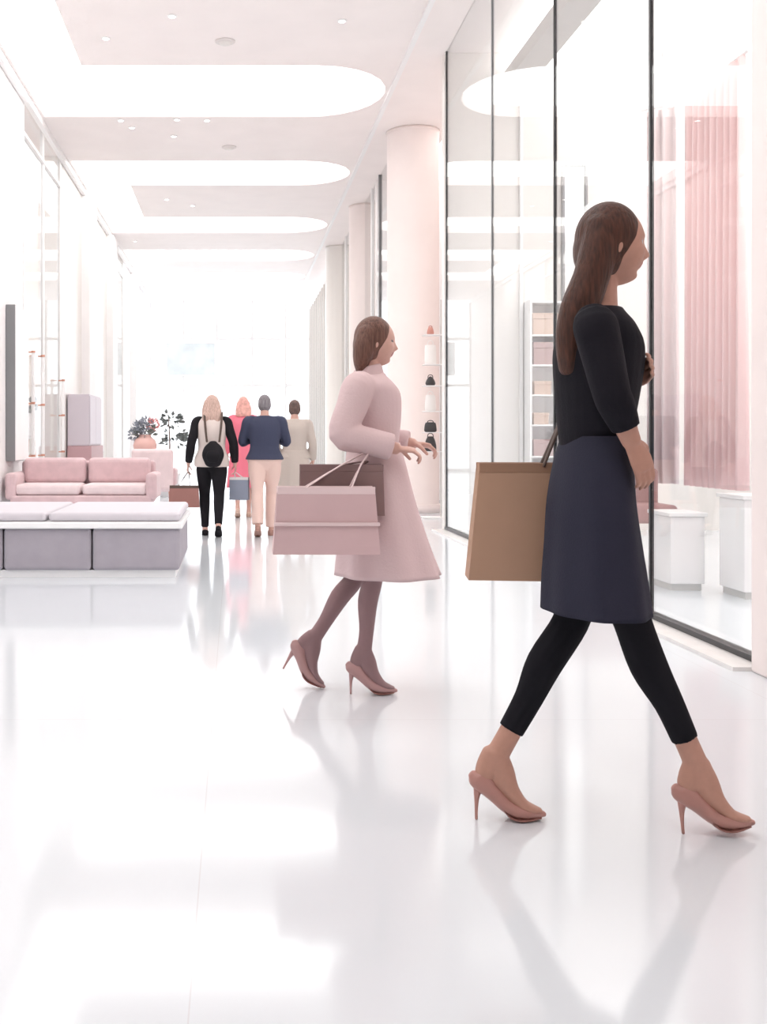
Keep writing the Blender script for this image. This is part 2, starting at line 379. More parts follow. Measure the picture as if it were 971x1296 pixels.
class Shoe:
    """stiletto (heel tip at 0,0) or flat shoe in its own side plane u forward, v up; pitch about the heel tip or the toe"""
    def __init__(s, pos, fwd=(1,0,0), pitch=0, kind='stiletto', about='heel', k=1.0):
        s.f = V(fwd).normalized(); s.side = V((0,0,1)).cross(s.f); s.kind = kind; s.k = k
        s.pitch = pitch; s.piv = (0, 0) if about == 'heel' else ((.195, .004) if kind == 'stiletto' else (.20, .0))
        s.pos = V(pos)          # world/local position of the pivot
    def p(s, u, v, b=0):
        u, v = rotp(u-s.piv[0], v-s.piv[1], s.pitch)
        return s.pos + s.f*u*s.k + V((0,0,1))*v*s.k + s.side*b*s.k
    @property
    def ankle(s): return s.p(*((.058, .185) if s.kind == 'stiletto' else (.045, .10)))
    def foot(s, bm):
        k = s.k
        def T(l, n=3): tube(bm, [(*s.p(u, v), a*k, b*k) for u, v, a, b in l], side=s.side, segs=16, n=n)
        if s.kind == 'stiletto':
            T([(.055, .20, .031, .037), (.060, .165, .030, .044), (.075, .13, .031, .042), (.100, .085, .034, .029), (.135, .047, .037, .019), (.165, .033, .032, .013), (.19, .026, .016, .009)])
            T([(.052, .20, .028, .034), (.040, .165, .029, .038), (.026, .138, .028, .032), (.020, .120, .024, .020)])
        else:
            T([(.045, .12, .034, .038), (.05, .085, .034, .045), (.09, .055, .036, .034), (.14, .037, .040, .022), (.20, .028, .034, .015)])
            T([(.04, .09, .03, .035), (.025, .045, .03, .032)])
    def build(s, parent, m, m_sole, name='shoe'):
        k = s.k; bm = bmesh.new()
        def sec(l):
            tube(bm, [(*s.p(u, v), a*k, b*k) for u, v, a, b in l], side=s.side, segs=18, n=4)
        if s.kind == 'stiletto':
            sec([(-.012, .135, .014, .015), (-.002, .126, .026, .028), (.020, .112, .032, .033), (.050, .082, .033, .026), (.088, .046, .037, .024), (.115, .033, .040, .025), (.145, .026, .036, .022), (.175, .021, .025, .016), (.203, .016, .010, .008)])
        else:
            sec([(.0, .045, .022, .03), (.02, .043, .034, .042), (.07, .038, .036, .038), (.13, .033, .043, .033), (.18, .027, .042, .026), (.23, .02, .026, .017), (.25, .017, .01, .01)])
        o = objm(name, fuse(name, bm, .004*k if k else .004, [m], 4), parent)
        bm = bmesh.new()
        if s.kind == 'stiletto':
            tube(bm, [(*s.p(.010, .108), .020*k, .020*k), (*s.p(.004, .086), .0125*k, .0125*k), (*s.p(.001, .062), .0075*k, .0075*k), (*s.p(0, .03), .005*k, .005*k), (*s.p(0, .003), .0045*k, .0045*k)], side=s.side, segs=12, n=4)
            obj('heel', bm, m, o, smooth=True)
            bm = bmesh.new()
            tube(bm, [(*s.p(.070, .044), .024*k, .003*k), (*s.p(.092, .017), .034*k, .004*k), (*s.p(.118, .0065), .038*k, .005*k), (*s.p(.150, .006), .034*k, .005*k), (*s.p(.19, .0085), .016*k, .004*k)], side=s.side, segs=14, n=4)
            obj('sole', bm, m_sole, o, smooth=True)
        else:
            tube(bm, [(*s.p(.0, .010), .024*k, .008*k), (*s.p(.03, .009), .036*k, .008*k), (*s.p(.13, .009), .044*k, .008*k), (*s.p(.20, .009), .040*k, .008*k), (*s.p(.25, .011), .014*k, .007*k)], side=s.side, segs=14, n=3)
            obj('sole', bm, m_sole, o, smooth=True)
        return o
def person(label, loc, yaw, J, shoes, skin, eye=None, hose=None, voxel=.005, group=None, k=1.0, wide=1.0):
    """J: joints in the person's own space, x forward, y to the person's left, z up"""
    r = thing('person', label, 'person', loc, yaw, group)
    bm = bmesh.new()
    pe, wa, ch, ne = V(J['pelvis']), V(J['waist']), V(J['chest']), V(J['neck'])
    tube(bm, [(*(pe-V((0,0,.11))), .10*wide, .07), (*(pe-V((0,0,.05))), .155*wide, .10), (*pe, .165*wide, .108), (*wa, .122*wide, .085), (*ch, .145*wide, .112), (*(ch.lerp(ne, .55)), .15*wide, .09), (*(ch.lerp(ne, .85)), .10*wide, .06), (*ne, .058, .052)], segs=24, n=4)
    hc = V(J['head']); hr = J.get('head_rot', (0, 0, 0)); hk = J.get('head_k', 1.0)
    Mh = Matrix.Translation(hc) @ Euler(hr).to_matrix().to_4x4()
    hb = Mh @ V((-.028*hk, 0, -.05*hk))
    tube(bm, [(*(ne-V((0,0,.05))), .062, .058), (*ne.lerp(hb, .45), .050, .050), (*hb, .048, .052)], segs=18, n=3)
    head_bm(bm, Mh, hk)
    for s_ in 'LR':
        sh, el, wr = V(J['sh'+s_]), V(J['el'+s_]), V(J['wr'+s_])
        tube(bm, [(*(sh.lerp(ne, .55)-V((0,0,.045))), .036, .040), (*sh.lerp(ne, .18)-V((0,0,.022)), .044, .046), (*(sh.lerp(el, .10)), .047, .049), (*sh.lerp(el, .45), .041, .044), (*el, .034, .036), (*el.lerp(wr, .3), .036, .036), (*wr, .023, .026)], segs=16, n=4)
        hd = V(J.get('hd'+s_, wr-el))
        hand_bm(bm, wr, hd, J.get('hn'+s_, (0, 1 if s_ == 'R' else -1, 0)), J.get('ht'+s_, (1, 0, .3)), J.get('curl', .55), k*.95)
        hi, kn = V(J['hip'+s_]), V(J['kn'+s_]); an = shoes[s_].ankle
        lk = J.get('leg_k', 1.0); wl = wide*lk
        tube(bm, [(*(hi+V((0,0,.04))), .080*wl, .090*lk), (*hi.lerp(kn, .35), .078*wl, .084*lk), (*hi.lerp(kn, .75), .060*lk, .064*lk), (*kn, .050*lk, .053*lk), (*(kn.lerp(an, .3)-V((.010,0,0))), .048*lk, .053*lk), (*kn.lerp(an, .7), .036*lk, .039*lk), (*an, .030, .034)], segs=18, n=4)
        shoes[s_].foot(bm)
    lips = mat('lip_'+skin.name, (170, 105, 98), .45)
    eyem = eye or mat('dark_eye', (50, 36, 30), .2)
    me = fuse('body', bm, voxel, [skin, eyem, lips]+([hose] if hose else []), 2)
    Mi = Mh.inverted()
    for p in me.polygons:
        if hose and p.center.z < J['pelvis'][2]-.1 and abs(p.center.y) < .17: p.material_index = 3
        q = Mi @ p.center / hk
        if q.x > .04 and abs(q.y) < .06 and abs(q.z) < .12:
            if ((abs(q.y)-.034)/.0165)**2+((q.z-.011)/.0065)**2 < 1: p.material_index = 1
            elif abs(q.y) < .021 and abs(q.z+.051) < .009: p.material_index = 2
    objm('body', me, r)
    return r, Mh, hk
def sleeve(bm, J, s_, upto=1.0, g=.012, cuff=0.0):
    sh, el, wr, ne = V(J['sh'+s_]), V(J['el'+s_]), V(J['wr'+s_]), V(J['neck'])
    P_ = [(*(sh.lerp(ne, .55)-V((0,0,.045))), .038+g, .042+g), (*(sh.lerp(ne, .18)-V((0,0,.022))), .045+g, .048+g), (*(sh.lerp(el, .10)), .048+g, .051+g), (*sh.lerp(el, .45), .043+g, .047+g), (*el, .037+g, .040+g)]
    if upto > 0:
        e = el.lerp(wr, upto); rr = .036-.012*upto
        P_ += [(*el.lerp(wr, upto*.4), .038+g, .038+g), (*e, rr+g+cuff, rr+g+cuff)]
    tube(bm, P_, segs=18, n=4, dome=False)
def torso_cloth(bm, J, g=.012, low=.0, wide=1.0, neck=True, bell=0.0, hips=True):
    pe, wa, ch, ne = V(J['pelvis']), V(J['waist']), V(J['chest']), V(J['neck'])
    P_ = []
    if low: P_ += [(*(pe-V((0,0,low))), .165*wide+g+bell, .112+g+bell)]
    if hips: P_ += [(*pe, .165*wide+g+bell*.4, .108+g+bell*.4)]
    else: P_ += [(*(wa.lerp(pe, .35)), .130*wide, .088)]
    P_ += [(*wa, .122*wide+g, .085+g), (*ch, .145*wide+g, .114+g), (*(ch.lerp(ne, .55)), .15*wide+g, .09+g), (*(ch.lerp(ne, .85)), .105*wide+g, .06+g)]
    if neck: P_ += [(*(ne+V((0,0,-.004))), .062+g, .056+g)]
    tube(bm, P_, segs=28, n=4, dome=False)
def flared(bm, rings, folds=0, amp=0.0, segs=72, th=.005, ph=0.0):
    """open skirt: rings of (x,y,z,half along x,half along y), double walled"""
    q = cr(rings, 5); R_ = []
    for inner in (0, 1):
        col = []
        for i, (x, y, z, a, b) in enumerate(q):
            t = i/(len(q)-1); row = []
            for j in range(segs):
                an = j*2*PI/segs
                f = 1+amp*t*math.sin(folds*an+ph+.6*math.sin(2*an)) if folds else 1
                row.append(bm.verts.new((x+math.cos(an)*(a*f-inner*th), y+math.sin(an)*(b*f-inner*th), z)))
            col.append(row)
        R_.append(col)
    for c in R_:
        for r0, r1 in zip(c, c[1:]):
            for j in range(segs): bm.faces.new((r0[j], r0[(j+1)%segs], r1[(j+1)%segs], r1[j]))
    for i in (0, -1):
        for j in range(segs): bm.faces.new((R_[0][i][j], R_[0][i][(j+1)%segs], R_[1][i][(j+1)%segs], R_[1][i][j]))
    return bm
def legs_cloth(bm, J, shoes, s_, upto=.93, g=.008, wide=1.0, straight=0.0):
    hi, kn = V(J['hip'+s_]), V(J['kn'+s_]); an = shoes[s_].ankle; e = kn.lerp(an, upto); lk = J.get('leg_k', 1.0); wide = wide*lk
    tube(bm, [(*(hi+V((0,0,.03 if lk == 1 else -.03))), .082*wide+g, .092*lk+g), (*hi.lerp(kn, .35), .080*wide+g, .086*lk+g), (*hi.lerp(kn, .75), .061*lk+g, .065*lk+g), (*kn, .051*lk+g+straight*.4, .054*lk+g+straight*.4),
              (*(kn.lerp(an, .3)-V((.010,0,0))), .049*lk+g+straight*.5, .054*lk+g+straight*.4), (*kn.lerp(an, .7*upto), .038*lk+g+straight, .041*lk+g+straight), (*e, .033*(lk if upto < .9 else 1)+g+straight, .036*(lk if upto < .9 else 1)+g+straight)], segs=20, n=4, dome=False)
def hair_cap(bm, Mh, k=1.0, vol=0.0, back=0.0):
    def E(c, r): 
        t = bmesh.new(); ell(t, V(c)*k, V(r)*k, seg=36); bmesh.ops.transform(t, matrix=Mh, verts=t.verts)
        me = bpy.data.meshes.new('t'); t.to_mesh(me); t.free(); bm.from_mesh(me); bpy.data.meshes.remove(me)
    E((-.012, 0, .024), (.090+vol, .082+vol, .102+vol))
    E((-.034-back, 0, -.012), (.070+vol, .084+vol, .094+vol))
    return E
SKIN = mat('tan_skin', (184, 138, 120), .5, var=.015, scale=60)
SKIN2 = mat('fair_skin', (206, 164, 150), .5, var=.015, scale=60)
HOSE = mat('mauve_brown_hose', (142, 112, 114), .6)
HAIR = mat('brown_hair', (70, 42, 32), .5, spec=.3, var=.22, scale=24, bump=.35, stretch=(6, 6, .5))
HAIR2 = mat('warm_brown_hair', (104, 74, 64), .5, spec=.3, var=.2, scale=24, bump=.35, stretch=(6, 6, .5))
NUDE = mat('nude_patent', (176, 128, 118), .28, spec=.5)
NUDE_SOLE = mat('nude_sole', (150, 106, 98), .5)

# ---------------------------------------------------------- the woman in front: black top, navy skirt, walking to the right
YF = 3.22; RF = V((1.03, YF, 0)); sc = F/YF
def pf(px, py, y=0.0):
    """place a point of the photo in the woman's own space, on the plane y metres beyond her middle"""
    Y = YF+y; p = at(px, py, Y); return V((p.x-RF.x, y, p.z))
def gnd(px, y): 
    p = at(px, 0, YF+y); return V((p.x-RF.x, y, 0))
shF = {'L': Shoe(gnd(603, .06), pitch=0), 'R': Shoe(gnd(865, -.06), pitch=math.radians(5))}
shF['L'].p(0, 0)
JF = dict(pelvis=pf(750, 612), waist=pf(752, 556), chest=pf(757, 455), neck=pf(757, 388), head=pf(774, 312), head_rot=(0, math.radians(3), 0),
          shR=pf(752, 405, -.165), elR=pf(774, 497, -.225), wrR=pf(800, 560, -.21), shL=pf(757, 404, .165), elL=pf(766, 508, .235), wrL=pf(796, 484, .05),
          hipL=pf(752, 640, .072), hipR=pf(752, 640, -.072), knL=pf(722, 788, .07), knR=pf(801, 788, -.065),
          leg_k=.86, hdR=(.45, .05, -.9), hnR=(-.3, .8, 0), htR=(.8, .1, .2), hdL=(.35, -.8, .35), hnL=(-.9, -.3, 0), htL=(.1, .2, .9))
wf, MhF, hkF = person('person in black top and navy skirt striding right by the window in nude stilettos', RF, 0, JF, shF, SKIN, voxel=.0042, k=1.0)
TOPB = mat('black_jersey', (22, 20, 28), .8, spec=.2, bump=.15, scale=120)
bm = bmesh.new(); torso_cloth(bm, JF, .012, hips=False)
sleeve(bm, JF, 'R', .72, .011); sleeve(bm, JF, 'L', .62, .011)
objm('top', fuse('top', bm, .006, [TOPB], 4), wf)
NAVY = mat('dark_navy_wool', (44, 44, 58), .85, spec=.2, bump=.2, scale=160)
wz = pf(0, 562).z
ctr = lambda a, b, y: ((pf(a, y).x+pf(b, y).x)/2, 0, pf(a, y).z, (pf(b, y).x-pf(a, y).x)/2)
rings = [(*ctr(714, 790, 552), .148), (*ctr(706, 793, 585), .192), (*ctr(698, 795, 635), .215), (*ctr(694, 803, 690), .222), (*ctr(691, 809, 728), .228), (*ctr(690, 814, 772), .245)]
obj('skirt', flared(bmesh.new(), rings, 9, .022), NAVY, wf, smooth=True)
LEG = mat('black_legging', (20, 19, 25), .85, spec=.2)
for s_, u in (('L', .80), ('R', .80)):
    bm = bmesh.new(); legs_cloth(bm, JF, shF, s_, u, .007); objm('legging', fuse('legging', bm, .005, [LEG], 3), wf)
    shF[s_].build(wf, NUDE, NUDE_SOLE)
bm = bmesh.new(); hair_cap(bm, MhF, hkF, .004)
for dy in (-.045, 0, .045):
    tube(bm, [(*pf(762, 285, dy*.7), .05, .05), (*pf(757, 318, dy), .052, .052), (*pf(748, 352, dy*1.2), .05, .052), (*pf(733, 392, dy*1.3), .052, .054), (*pf(724, 430, dy*1.3), .050, .046), (*pf(722, 468, dy*1.2), .040, .032)], segs=16, n=4)
objm('hair', fuse('hair', bm, .005, [HAIR], 4), wf)

def tote(name, label, cat, loc, rotz, wt, wb, h, d, m, strap_pts=None, mi=None, tilt=0.0, band=None, group=None, strap_r=.008):
    """open flared bag: four walls with thickness, base, hem band, two strap handles"""
    t = thing(name, label, cat, loc, rotz, group); t.rotation_euler = (0, tilt, rotz)
    bm = bmesh.new()
    def ring(w_, d_, z, n=5):
        pts = []
        for i in range(4):
            for k_ in range(n):
                u = k_/n
                a = [(-1,-1),(1,-1),(1,1),(-1,1)][i]; b = [(-1,-1),(1,-1),(1,1),(-1,1)][(i+1) % 4]
                pts.append((a[0]+(b[0]-a[0])*u, a[1]+(b[1]-a[1])*u))
        out = []
        for (x, y) in pts:
            pinch = 1 - (.35*(z/h)*(1-abs(y)) if abs(x) > .99 else 0)*.6      # gussets fold inwards near the mouth
            bulge = 1 + .10*math.sin(PI*z/h)*(1-x*x)*(1 if abs(y) > .99 else 0)
            out.append(bm.verts.new((x*w_/2*pinch, y*d_/2*bulge, z)))
        return out
    N = 8; rows = [ring(wb+(wt-wb)*i/N, d*(1-.25*i/N), h*i/N) for i in range(N+1)]
    rows += [ring(wb+(wt-wb)*i/N-.008, d*(1-.25*i/N)-.008, max(.004, h*i/N)) for i in range(N, -1, -1)]
    n = len(rows[0])
    for a, b in zip(rows, rows[1:]):
        for j in range(n): bm.faces.new((a[j], a[(j+1) % n], b[(j+1) % n], b[j]))
    bm.faces.new(rows[0][::-1]); bm.faces.new(rows[-1])
    obj('bag_body', bm, m, t)
    bm = bmesh.new()
    for y0, y1 in ((-1, -1), (1, 1)):
        box(bm, -wt/2-.001, wt/2+.001, y0*d*.375-.004+.0, y0*d*.375+.004, h-.028, h+.002, .002)
    obj('hem_band', bm, band or mi or m, t)
    for sgn, sp in zip((-1, 1), strap_pts or []):
        bm = bmesh.new(); tube(bm, [(*p, strap_r, strap_r*.45) for p in sp], side=(0, 1, 0), segs=10, n=6)
        obj('handle', bm, mi or m, t, smooth=True)
    return t
TAN = mat('tan_leather', (180, 143, 118), .5, var=.02, scale=5, bump=.08)
STRAP = mat('dark_brown_strap', (82, 64, 56), .55)
pb = at(664, 732, 3.46)
h_ = .36
def loc_strap(pts, base): return [tuple(V(p)-base) for p in pts]
s1 = [at(688, 590, 3.40), at(706, 545, 3.41), at(722, 505, 3.41), at(738, 440, 3.40), at(750, 388, 3.39), at(764, 384, 3.38), at(774, 430, 3.48), at(762, 500, 3.52), at(742, 590, 3.45)]
s2 = [at(684, 590, 3.50), at(704, 545, 3.47), at(722, 505, 3.44), at(740, 440, 3.42), at(754, 386, 3.405), at(768, 386, 3.39), at(778, 430, 3.52), at(764, 500, 3.56), at(738, 590, 3.52)]
tote('tote_bag', 'large tan tote hanging behind the person in the dark navy skirt', 'bag', pb, math.radians(-7), .285, .355, h_, .14, TAN,
     [loc_strap(s1, pb), loc_strap(s2, pb)], STRAP, strap_r=.011, band=mat('tan_hem', (160, 122, 98), .5))
# straps are given in world offsets: undo the bag's turn for them
for o in bpy.data.objects:
    if o.name.startswith('handle') and o.parent and o.parent.name == 'tote_bag':
        o.matrix_parent_inverse = Matrix.Rotation(math.radians(7), 4, 'Z')

# ---------------------------------------------------------- the woman in pink
YM = 4.94; RM = V((at(478, 0, YM).x, YM, 0))
def pm(px, py, y=0.0):
    p = at(px, py, YM+y); return V((p.x-RM.x, y, p.z))
def gm(px, y): p = at(px, 0, YM+y); return V((p.x-RM.x, y, 0))
shM = {'R': Shoe(gm(444, -.05)), 'L': Shoe(gm(407, .06), pitch=math.radians(-28), about='toe')}
JM = dict(pelvis=pm(473, 600), waist=pm(474, 567), chest=pm(470, 510), neck=pm(466, 474), head=pm(475, 434), head_rot=(0, math.radians(4), 0), head_k=.92,
          shR=pm(455, 486, -.16), elR=pm(434, 550, -.22), wrR=pm(503, 568, -.21), shL=pm(470, 486, .16), elL=pm(458, 553, .22), wrL=pm(524, 562, .15),
          hipL=pm(474, 618, .08), hipR=pm(478, 618, -.08), knR=pm(472, 733, -.055), knL=pm(448, 733, .065),
          hdR=(1, 0, -.08), hnR=(0, .2, -.9), htR=(.2, .9, 0), hdL=(1, -.2, -.1), hnL=(0, -.2, -.9), htL=(.2, -.9, 0), curl=1.0, leg_k=.84)
wm, MhM, hkM = person('person in pale pink flared coat walking right in mauve heels, carrying bags', RM, 0, JM, shM, SKIN2, hose=HOSE, voxel=.0048, k=.92)
PINK = mat('dusty_pink_wool', (214, 190, 191), .85, spec=.25, bump=.15, scale=90)
bm = bmesh.new(); torso_cloth(bm, JM, .020, hips=False)
sleeve(bm, JM, 'R', .90, .022, .012); sleeve(bm, JM, 'L', .90, .022, .012)
coat = objm('coat', fuse('coat', bm, .007, [PINK], 5), wm)
ctm = lambda a, b, y: ((pm(a, y).x+pm(b, y).x)/2, 0, pm(a, y).z, (pm(b, y).x-pm(a, y).x)/2)
rings = [(*ctm(440, 506, 560), .140), (*ctm(437, 514, 590), .175), (*ctm(432, 527, 640), .215), (*ctm(428, 543, 690), .245), (*ctm(425, 557, 727), .27)]
obj('coat_skirt', flared(bmesh.new(), rings, 8, .045, ph=.8), PINK, wm, smooth=True)
bm = bmesh.new()
tube(bm, [(*(JM['neck']+V((0,0,-.035))), .095, .082), (*(JM['neck']+V((.0,0,.01))), .074, .068), (*(JM['neck']+V((-.005,0,.035))), .068, .062)], segs=24, n=3, dome=False)
objm('collar', fuse('collar', bm, .006, [PINK], 3), wm)
MAUVE = mat('mauve_suede', (176, 138, 136), .5)
for s_ in 'RL': shM[s_].build(wm, MAUVE, NUDE_SOLE)
bm = bmesh.new(); hair_cap(bm, MhM, hkM, .004)
for dy in (-.04, 0, .04):
    tube(bm, [(*pm(467, 420, dy*.7), .05, .05), (*pm(461, 442, dy*1.1), .052, .05), (*pm(457, 460, dy*1.1), .042, .035), (*pm(455, 470, dy), .02, .016)], segs=16, n=4)
objm('hair', fuse('hair', bm, .005, [HAIR2], 4), wm)
PBAG = mat('pink_paper', (206, 176, 177), .5, var=.02, scale=4)
PBAG2 = mat('pale_pink_band', (226, 204, 204), .45)
BRN = mat('taupe_leather', (132, 106, 104), .5, var=.03, scale=6)
wz = JM['wrR'] + RM
pb = at(412, 700, 4.60); hang = V(JM['elR'])*.55+V(JM['wrR'])*.45+RM - pb
def loop(x0, x1, z0, y, top): return [(x0, y, z0), (x0+(top.x-x0)*.55, y+(top.y-y)*.6, z0+(top.z-z0)*.6), tuple(top), (x1+(top.x-x1)*.55, y+(top.y-y)*.6, z0+(top.z-z0)*.6), (x1, y, z0)]
t = tote('shopping_bag', 'wide dusty pink shopping bag with pale band at the hip of the person in pink', 'bag', pb, 0, .40, .44, .275, .13, PBAG,
     [loop(-.10, .10, .262, -.045, hang+V((0, -.01, -.045))), loop(-.10, .10, .262, .045, hang+V((.01, .01, -.045)))], PBAG2)
obj('fold_band', boxm(-.217, .217, -.073, -.066, .118, .132, .002), PBAG2, t)
pb = at(432, 652, 4.72); hang = V(JM['elR'])*.35+V(JM['wrR'])*.65+RM - pb
tote('shopping_bag', 'taupe brown bag between the pink shopping bag and the pink coat', 'bag', pb, 0, .35, .36, .215, .085, BRN,
     [loop(-.08, .08, .2, -.03, hang+V((-.06, -.02, -.075))), loop(-.08, .08, .2, .03, hang+V((-.05, -.01, -.075)))], BRN)

# ---------------------------------------------------------- the group far down the arcade, walking away
def far_person(label, px, pfeet, ptop, style, stride=.16, yaw=PI/2, arms='down', build=1.0, lead='L'):
    Y = F*HC/(pfeet-VY); x = at(px, 0, Y).x; H = at(0, ptop, Y).z
    s = H/1.70; loc = V((x, Y, 0))
    sg = 1 if lead == 'L' else -1
    fl = 'stiletto' if style.get('heels') else 'flat'
    sh = {'L': Shoe((stride*sg-.06, .08, 0), pitch=0 if sg > 0 else math.radians(-22), about='heel' if sg > 0 else 'toe', kind=fl),
          'R': Shoe((-stride*sg-.06, -.08, 0), pitch=0 if sg < 0 else math.radians(-22), about='heel' if sg < 0 else 'toe', kind=fl)}
    if sg > 0: sh['R'].pos.x += .18
    else: sh['L'].pos.x += .18
    zs = lambda v: v*s
    J = dict(pelvis=(0, 0, zs(.93)), waist=(.0, 0, zs(1.06)), chest=(.01, 0, zs(1.27)), neck=(.015, 0, zs(1.43)), head=(.045, 0, zs(1.565)), head_k=.95*min(1.05, s), head_rot=style.get('head_rot', (0, 0, 0)),
             hipL=(0, .085, zs(.88)), hipR=(0, -.085, zs(.88)), knL=(.05+.08*sg, .085, zs(.50)), knR=(.05-.08*sg, -.085, zs(.50)), curl=.8)
    J['shL'] = (.0, .165*build, zs(1.38)); J['shR'] = (.0, -.165*build, zs(1.38))
    J['elL'] = (-.03, .225*build, zs(1.10)); J['elR'] = (-.03, -.225*build, zs(1.10))
    J['wrL'] = (.05, .235*build, zs(.87)); J['wrR'] = (.05, -.235*build, zs(.87))
    if arms == 'front':
        J['elL'] = (.04, .225*build, zs(1.12)); J['elR'] = (.04, -.225*build, zs(1.12)); J['wrL'] = (.23, .12, zs(1.16)); J['wrR'] = (.23, -.12, zs(1.16))
    for a in 'LR':
        if style.get('wr'+a): J['wr'+a] = style['wr'+a]
        if style.get('el'+a): J['el'+a] = style['el'+a]
    r, Mh, hk = person(label, loc, yaw, J, sh, style['skin'], voxel=.0085, k=.95, wide=build)
    bm = bmesh.new(); torso_cloth(bm, J, style.get('g', .018), style.get('low', .05), build, bell=style.get('bell', 0))
    if style.get('sleeve_mat'):
        b2 = bmesh.new(); sleeve(b2, J, 'L', .9, .016); sleeve(b2, J, 'R', .9, .016)
        for a in 'LR':
            pass
        objm('sleeves', fuse('sleeves', b2, .01, [style['sleeve_mat']], 3), r)
    else:
        sleeve(bm, J, 'L', .9, .016); sleeve(bm, J, 'R', .9, .016)
    objm(style['topname'], fuse('top', bm, .01, [style['top']], 3), r)
    if style.get('skirt'):
        z0, z1, fl_ = style['skirt']
        rings = [(0, 0, zs(z0), .12, .155*build), (0, 0, zs((z0*2+z1)/3), .15+fl_*.3, .185*build+fl_*.3), (0, 0, zs(z1), .17+fl_, .20*build+fl_)]
        obj('coat_skirt', flared(bmesh.new(), rings, 7, .04), style['skirt_mat'], r, smooth=True)
    if style.get('trousers'):
        bm = bmesh.new()
        for a in 'LR': legs_cloth(bm, J, sh, a, 1.0, .012, build, style.get('straight', .012))
        p = V(J['pelvis'])
        tube(bm, [(*(p-V((0,0,.11))), .11*build, .08), (*(p-V((0,0,.05))), .172*build, .115), (*p, .178*build, .12), (*(p+V((0,0,.08))), .15*build, .105)], segs=24, n=3)
        objm('trousers', fuse('trousers', bm, .009, [style['trousers']], 3), r)
    for a in 'LR': sh[a].build(r, style['shoe'], style['shoe'])
    bm = bmesh.new(); E = hair_cap(bm, Mh, hk, style.get('vol', 0))
    hp = V(J['head'])
    if style.get('long'):
        for dy in (-.05, 0, .05):
            tube(bm, [(*(hp+V((-.05, dy*.8, .03))), .05, .05), (*(hp+V((-.075, dy*1.2, -.06))), .052, .045), (*(hp+V((-.105, dy*1.2, -.15))), .05, .04), (*(hp+V((-.125, dy, -style['long']))), .03, .02)], segs=14, n=3)
    objm(style.get('hairname', 'hair'), fuse('hair', bm, .008, [style['hair']], 4), r)
    return r, loc, J, Mh
BLK = mat('black_cloth', (30, 28, 32), .85, spec=.2)
CREAM = mat('cream_wool', (214, 200, 194), .9, bump=.2, scale=40)
BLOND = mat('ash_blonde_hair', (188, 158, 146), .5, var=.12, scale=20, bump=.3, stretch=(6, 6, .5))
GREYH = mat('grey_hair', (118, 112, 116), .5, var=.2, scale=24, bump=.3, stretch=(6, 6, .5))
DKH = mat('dark_brown_hair', (92, 72, 66), .5, var=.2, scale=24)
# A: cream waistcoat with black sleeves
stA = dict(skin=SKIN2, topname='waistcoat', top=CREAM, g=.034, low=.10, sleeve_mat=BLK, trousers=BLK, straight=.0, shoe=BLK, hair=BLOND, long=.30, vol=.004,
           elL=(-.05, .235, 1.07), wrL=(.0, .27, .83), elR=(-.03, -.25, 1.08), wrR=(.02, -.27, .83))
ra, la, Ja, Ma = far_person('person with long blonde hair in cream waistcoat and black trousers walking away with bags', 268, 679, 498, stA, .17)
# B: coral pink coat
CORAL = mat('coral_pink_wool', (226, 120, 138), .85, bump=.15, scale=60)
stB = dict(skin=SKIN2, topname='coat', top=CORAL, g=.026, low=.02, skirt=(1.02, .42, .05), skirt_mat=CORAL, shoe=mat('beige_shoe', (206, 176, 160), .5), hair=mat('strawberry_hair', (214, 160, 150), .5, var=.1, scale=20), long=.12, heels=False)
far_person('person in bright coral pink coat beside the one in navy', 308, 655, 500, stB, .12, lead='R')
# C: navy jumper, beige trousers
NAVYJ = mat('navy_knit', (58, 62, 84), .9, bump=.2, scale=60)
stC = dict(skin=SKIN2, topname='jumper', top=NAVYJ, g=.030, low=.02, trousers=mat('beige_chino', (222, 192, 182), .85), straight=.02, shoe=mat('tan_shoe', (168, 128, 116), .5), hair=GREYH, vol=-.002)
far_person('grey haired person in navy jumper and beige trousers walking away', 335, 679, 497, stC, .14, build=1.14, arms='front', lead='R')
# D: grey beige coat, near the right-hand shop fronts
TAUPE = mat('greige_wool', (190, 178, 170), .9, bump=.15, scale=60)
stD = dict(skin=SKIN2, topname='coat', top=TAUPE, g=.028, low=.02, skirt=(1.02, .38, .03), skirt_mat=TAUPE, shoe=mat('brown_shoe', (140, 112, 102), .5), hair=DKH, vol=0)
far_person('person in long greige coat right of the one in the navy jumper', 373, 668, 504, stD, .13)

# bags carried by A
def wrist_world(loc, J, a, yaw=PI/2):
    p = V(J['wr'+a]); return loc + V((-p.y, p.x, p.z)) if abs(yaw-PI/2) < .01 else None
wl = wrist_world(la, Ja, 'L'); wr_ = wrist_world(la, Ja, 'R')
CHEST = mat('chestnut_leather', (150, 104, 96), .5, var=.03, scale=6)
pb = V((wl.x-.05, wl.y+.02, .335)); top = wl - pb + V((0, 0, -.085))
tote('handbag', 'chestnut brown bag hanging low beside the black trousers', 'bag', pb, math.radians(4), .33, .36, .25, .12, CHEST,
     [loop(-.07, .07, .24, -.035, top), loop(-.07, .07, .24, .035, top+V((.008, 0, 0)))], STRAP)
pb = V((wr_.x+.05, wr_.y+.03, .42)); top = wr_ - pb + V((0, 0, -.085))
tote('shopping_bag', 'blue grey shopping bag right of the black trousers', 'bag', pb, math.radians(-12), .22, .22, .26, .10, mat('blue_grey_paper', (134, 140, 156), .6),
     [loop(-.05, .05, .25, -.03, top), loop(-.05, .05, .25, .03, top)], mat('pale_cord', (220, 216, 214), .6))
